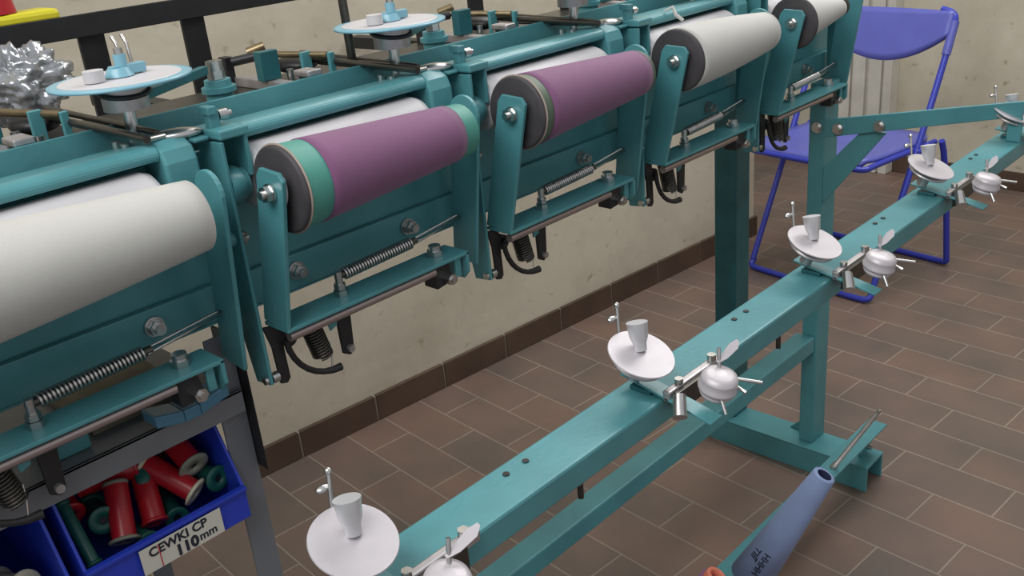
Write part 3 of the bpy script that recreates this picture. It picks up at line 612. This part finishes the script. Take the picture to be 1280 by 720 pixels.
# back rest: curved plastic panel with arched lower edge
bv = []; bf = []; nu, nv = 24, 8
for j in range(nv + 1):
    for i in range(nu + 1):
        fu = i / nu * 2 - 1; fv = j / nv
        top = 0.800; bot = 0.738 - 0.085 * (1 - abs(fu) ** 2.0)
        z = bot + (top - bot) * fv
        b = 0.05 + (z * 0.383) + 0.022 * (1 - fu * fu)
        bv.append(CP(Wd / 2 + fu * (Wd / 2 - 0.004), b, z))
for j in range(nv):
    for i in range(nu): q = j * (nu + 1) + i; bf.append((q, q + 1, q + nu + 2, q + nu + 1))
m_ = MB(); m_.add(bv, bf, True); bo = m_.build('backrest', BLUEC, ch, CB)
sd = bo.modifiers.new('thick', 'SOLIDIFY'); sd.thickness = 0.016; sd.offset = 0
for a in (0.0, Wd):
    MB().cyl(CP(a, 0.318, 0.685), CP(a, 0.352, 0.775), 0.0125, n=14).build('back_sleeve', BLUEC, ch, CB)
    MB().cyl(CP(a - 0.014 if a == 0 else a + 0.014, 0.235, 0.435), CP(a, 0.200, 0.420), 0.012, n=12).build('hinge', BLUET, ch, CB)

# ------------------------------------------------------------ grey rack with the bobbin bins (under the near end of the machine)
rk = empty('storage_rack', (0.42, 0.95, 0), 'grey steel storage rack under the near end of the winding machine', 'rack')
RB = (0.42, 0.95, 0)
def rp(mb, name, m=RACKG, bevel=0.001): return mb.build(name, m, rk, RB, bevel)
rp(MB().box(0.405, 0.433, 0.868, 0.872, 0.0, 0.842).box(0.431, 0.435, 0.868, 0.900, 0.0, 0.842), 'post')
rp(MB().box(0.4355, 0.4365, 0.850, 0.876, 0.676, 0.842), 'post_flange', BLACK)
rp(MB().box(-0.40, -0.372, 0.868, 0.872, 0.0, 0.842), 'post')
rp(MB().box(0.405, 0.433, 1.20, 1.204, 0.0, 0.842), 'post')
rp(MB().box(-0.40, -0.372, 1.20, 1.204, 0.0, 0.842), 'post')
rp(MB().box(-0.371, 0.430, 0.858, 0.862, 0.752, 0.779).box(-0.371, 0.430, 0.858, 1.20, 0.775, 0.779), 'upper_shelf')
rp(MB().box(-0.371, 0.430, 0.886, 1.20, 0.612, 0.620), 'lower_shelf', WOOD)
rp(MB().box(-0.371, 0.430, 0.880, 0.884, 0.27, 0.30).box(-0.371, 0.430, 0.880, 1.20, 0.296, 0.30), 'floor_shelf')

def make_bin(x0, x1, label):
    B = ((x0 + x1) / 2, 0.98, 0.6205)
    t = empty('storage_bin', B, label, 'storage bin')
    T = 0.0035; zb = 0.6210; yf = 0.850
    MB().box(x0, x1, 0.884, 1.12, zb, zb + T).build('bin_floor', BINB, t, B)
    # side walls step down to the front lip
    side = [(yf, 0.636), (yf, 0.675), (0.884, 0.742), (1.12, 0.750), (1.12, zb + T), (0.8845, zb + T)]
    MB().prism(side, 'x', x0, x0 + T).build('side_wall', BINB, t, B, 0.001)
    MB().prism(side, 'x', x1 - T, x1).build('side_wall', BINB, t, B, 0.001)
    MB().box(x0, x1, 1.12, 1.124, zb, 0.750).build('back_wall', BINB, t, B)
    fl = MB().prism([(yf - 0.002, 0.635), (yf + 0.0015, 0.633), (yf + 0.002, 0.6745), (yf - 0.006, 0.6745), (yf - 0.006, 0.670), (yf - 0.002, 0.669)], 'x', x0 + 0.0005, x1 - 0.0005)
    fl.prism([(yf + 0.0018, 0.633), (0.884, 0.6215), (0.884, 0.6245), (yf + 0.0018, 0.636)], 'x', x0 + T, x1 - T)
    fo = fl.build('front_lip', BINB, t, B, 0.0008)
    return t, B, fo
bn, BB, fo = make_bin(0.224, 0.404, 'blue plastic bin of red bobbins with a handwritten paper label')
MB().box(0.276, 0.368, 0.8430, 0.8434, 0.6385, 0.6685).build('paper_label', PAPER, bn, BB)
ys = 0.8428
lf = lambda x, z: frame(Vector((x, ys, z)) - Vector(BB), (1, 0, 0.02), (0, 0, 1))
lab = [c for c in bn.children if c.name.startswith('paper_label')][0]
text('CEWKI CP', 0.0142, lf(0.318, 0.6604), INK, lab, bold=0.03)
text('110', 0.0175, lf(0.325, 0.6460), INK, lab, ext=0.0003, bold=0.045)
text('mm', 0.0135, lf(0.350, 0.6475), INK, lab)
MB().box(0.2955, 0.2965, 0.8425, 0.8429, 0.6386, 0.6650).build('marker_line', INKR, lab, BB)
bn2, BB2, _ = make_bin(0.035, 0.212, 'blue plastic bin at the lower left edge holding pale bobbins')

def bobbin(a, b, label, col=REDP, fl=OLDG, r=0.0105, rf=0.0165, group='bobbins lying in the blue bin', rf2=None):
    a = Vector(a); b = Vector(b); L = (b - a).length
    t = empty('thread_bobbin', a, label, 'bobbin', group)
    MB().rev(a, b, [(0.004, r), (L - 0.004, r)], 24).build('barrel', col, t, a)
    for nm, s0, s1, rf in (('flange', a, b, rf), ('flange', b, a, rf2 or rf)):
        MB().rev(s0, s1, [(0.0045, 0.0045), (0.0, 0.0045), (0.0, rf - 0.001), (0.001, rf), (0.003, rf), (0.0045, r)], 28, cap=False).build(nm, fl, t, a)
    d = (b - a).normalized()
    MB().cyl(a + d * 0.0022, a + d * 0.0035, 0.0048, n=16).build('bore', BLACK, t, a)
    return t
bobbin((0.3735, 0.892, 0.698), (0.372, 0.940, 0.752 - 0.03), 'red bobbin facing out with a grey-green flange, topmost right in the bin', r=0.013, rf=0.0175)
bobbin((0.3650, 0.884, 0.672), (0.338, 0.935, 0.706), 'red bobbin with worn cream flange at the front right of the bin', fl=CREAM, r=0.0125, rf=0.0165)
stand = bobbin((0.3170, 0.892, 0.6565), (0.338, 0.950, 0.715), 'red bobbin standing on end in mid bin, dark oval patch on its side', r=0.0125, rf=0.0145, fl=REDP)
_a = Vector((0.3170, 0.892, 0.6565)); _b = Vector((0.338, 0.950, 0.715)); _d = (_b - _a).normalized()
_c = _a + _d * 0.052; _n0 = Vector((0, 0, 1.25)) - _c; _n0 = (_n0 - _d * _n0.dot(_d)).normalized()
_f = frame_of((0, 0, 0), _d, _n0.cross(_d)).to_3x3()
MB().ball(_c + _n0 * 0.0095, 0.010, (1.25, 0.8, 0.45), 24, _f).build('dark_patch', DKGRN, stand, _a)
bobbin((0.2800, 0.885, 0.6590), (0.300, 0.925, 0.706), 'red bobbin with olive lower flange, front left of the bin', r=0.0125, rf=0.0160, rf2=0.0130)
bobbin((0.2700, 0.955, 0.7060), (0.3300, 0.935, 0.708), 'red bobbin lying crosswise at the back left of the bin', r=0.014, rf=0.0150, fl=REDP)
bobbin((0.2520, 0.930, 0.6900), (0.2600, 0.985, 0.700), 'red bobbin at the far left of the bin, half behind a green one', r=0.011, rf=0.0140, fl=REDP)
bobbin((0.3720, 0.965, 0.6960), (0.3400, 0.990, 0.680), 'red bobbin deep at the back of the bin under the shelf edge', r=0.012, rf=0.014, fl=REDP)
bobbin((0.3915, 0.880, 0.6770), (0.3850, 0.935, 0.674), 'dark green bobbin beside the right wall of the bin', col=DKGRN, fl=DKGRN, r=0.010, rf=0.0150)
bobbin((0.2720, 0.905, 0.6820), (0.2820, 0.960, 0.6720), 'dark green bobbin between two red ones on the left', col=DKGRN, fl=DKGRN, r=0.010, rf=0.0150)
bobbin((0.3405, 0.890, 0.6500), (0.352, 0.950, 0.650), 'dark green bobbin low in the middle of the bin', col=DKGRN, fl=DKGRN, r=0.010, rf=0.0130)
bobbin((0.2430, 0.875, 0.6580), (0.2440, 0.925, 0.712), 'long green bobbin leaning on the left wall of the bin', col=DKGRN, fl=DKGRN, r=0.0065, rf=0.0085)
bobbin((0.3020, 0.880, 0.6470), (0.3000, 0.950, 0.6440), 'dark green bobbin lying at the bottom behind the paper label', col=DKGRN, fl=DKGRN, r=0.010, rf=0.0125)
bobbin((0.1820, 0.886, 0.6680), (0.1700, 0.945, 0.6500), 'cream-flanged bobbin at the front of the left bin', col=CREAM, fl=CREAM, r=0.011, rf=0.0160, group='bobbins in the left bin')
bobbin((0.1420, 0.895, 0.6680), (0.1400, 0.955, 0.6550), 'cream bobbin deeper in the left bin at the photo edge', col=CREAM, fl=CREAM, r=0.011, rf=0.0160, group='bobbins in the left bin')
# things on the upper shelf of the rack
tag(MB().box(0.228, 0.275, 0.880, 0.930, 0.7795, 0.806).box(0.232, 0.250, 0.884, 0.895, 0.8062, 0.811).build('teal_block', TEAL, None, (0.25, 0.905, 0.7795), 0.002),
    'small teal metal block lying on the rack shelf under the tray', 'metal block')
tag(MB().box(0.285, 0.395, 0.90, 1.05, 0.7795, 0.786).build('chipboard_piece', WOOD, None, (0.34, 0.97, 0.7795)),
    'worn brown chipboard piece on the grey rack shelf', 'board')
hm = MB(); path = [(0.326, 0.800), (0.356, 0.793), (0.374, 0.793), (0.408, 0.8005)]
for (xa, za), (xb, zb2) in zip(path, path[1:]):
    hm.prism([(xa, za - 0.0135), (xa, za), (xb, zb2), (xb, zb2 - 0.0135)], 'y', 0.842, 0.872)
tag(hm.build('pull_handle', STB, None, (0.365, 0.865, 0.779), 0.002), 'bent slate-blue handle lying on the rack shelf edge under the nearest tray', 'handle')

# ------------------------------------------------------------ black creel rack behind the machine at upper left
cr2 = empty('creel_rack', (0.75, 1.42, 0), 'black steel shelf rack on the wall behind the machine at the upper left', 'rack')
CB2 = (0.75, 1.42, 0)
def cp(mb, name, m=BLACK): return mb.build(name, m, cr2, CB2, 0.001)
cp(MB().box(-0.4, 1.35, 1.385, 1.390, 1.105, 1.136).box(-0.4, 1.35, 1.390, 1.46, 1.126, 1.130), 'shelf')
for x in (0.735, 0.575, 0.485, 1.34):
    cp(MB().box(x, x + (0.038 if x != 0.485 else 0.018), 1.395, 1.402, 0.94, 1.30 if x > 0.7 else 1.125), 'post')
for x in (0.735, 1.34): cp(MB().box(x, x + 0.03, 1.402, 1.80, 0.94, 0.965), 'wall_bracket')
for x in (0.615, 0.63):
    cp(MB().tube([(x, 1.38, 1.10), (x, 1.37, 1.09), (x + 0.003, 1.37, 1.03)], 0.0025, 8), 'wire_hook', STEEL)
yl = MB().prism([(1.395, 1.1305), (1.395, 1.148), (1.455, 1.148), (1.455, 1.1305)], 'x', 0.40, 0.560)
tag(yl.build('plastic_tray', YELLOW, None, (0.48, 1.43, 1.1305), 0.006), 'yellow plastic tray on the black rack shelf, upper left corner', 'tray')
tag(MB().cyl((0.485, 1.426, 1.149), (0.485, 1.426, 1.21), 0.028, 0.020, 28).build('yarn_bundle', REDP, None, (0.485, 1.426, 1.148)), 'red yarn cone standing on the yellow tray at the upper left', 'yarn cone')
# crumpled clear film bag on the rear of the machine
fv = []; ff = []; nu, nv = 90, 60
for j in range(nv + 1):
    for i in range(nu + 1):
        th = 2 * math.pi * i / nu; ph = math.pi * j / nv
        d = Vector((math.sin(ph) * math.cos(th), math.sin(ph) * math.sin(th), math.cos(ph)))
        nn = noise.noise(d * 2.2) * 0.38 - abs(noise.noise(d * 4.5 + Vector((3, 1, 2)))) * 0.30 - abs(noise.noise(d * 9)) * 0.12 + 0.15
        r = 0.85 + nn
        fv.append(Vector((0.410 + d.x * 0.062 * r, 1.19 + d.y * 0.055 * r, max(1.085 + d.z * 0.045 * r, 1.0415))))
for j in range(nv):
    for i in range(nu): ff.append((j * (nu + 1) + i, (j + 1) * (nu + 1) + i, (j + 1) * (nu + 1) + i + 1, j * (nu + 1) + i + 1))
fm = MB(); fm.add(fv, ff, True)
tag(fm.build('plastic_bag', FILM, None, (0.41, 1.17, 1.041)), 'crumpled clear plastic bag behind the nearest disc, at left', 'bag')
# upright rod at the second disc
mp(MB().cyl((0.735, 0.985, 1.040), (0.722, 0.975, 1.30), 0.0055, n=12), 'upright_rod', DARKS, 0)
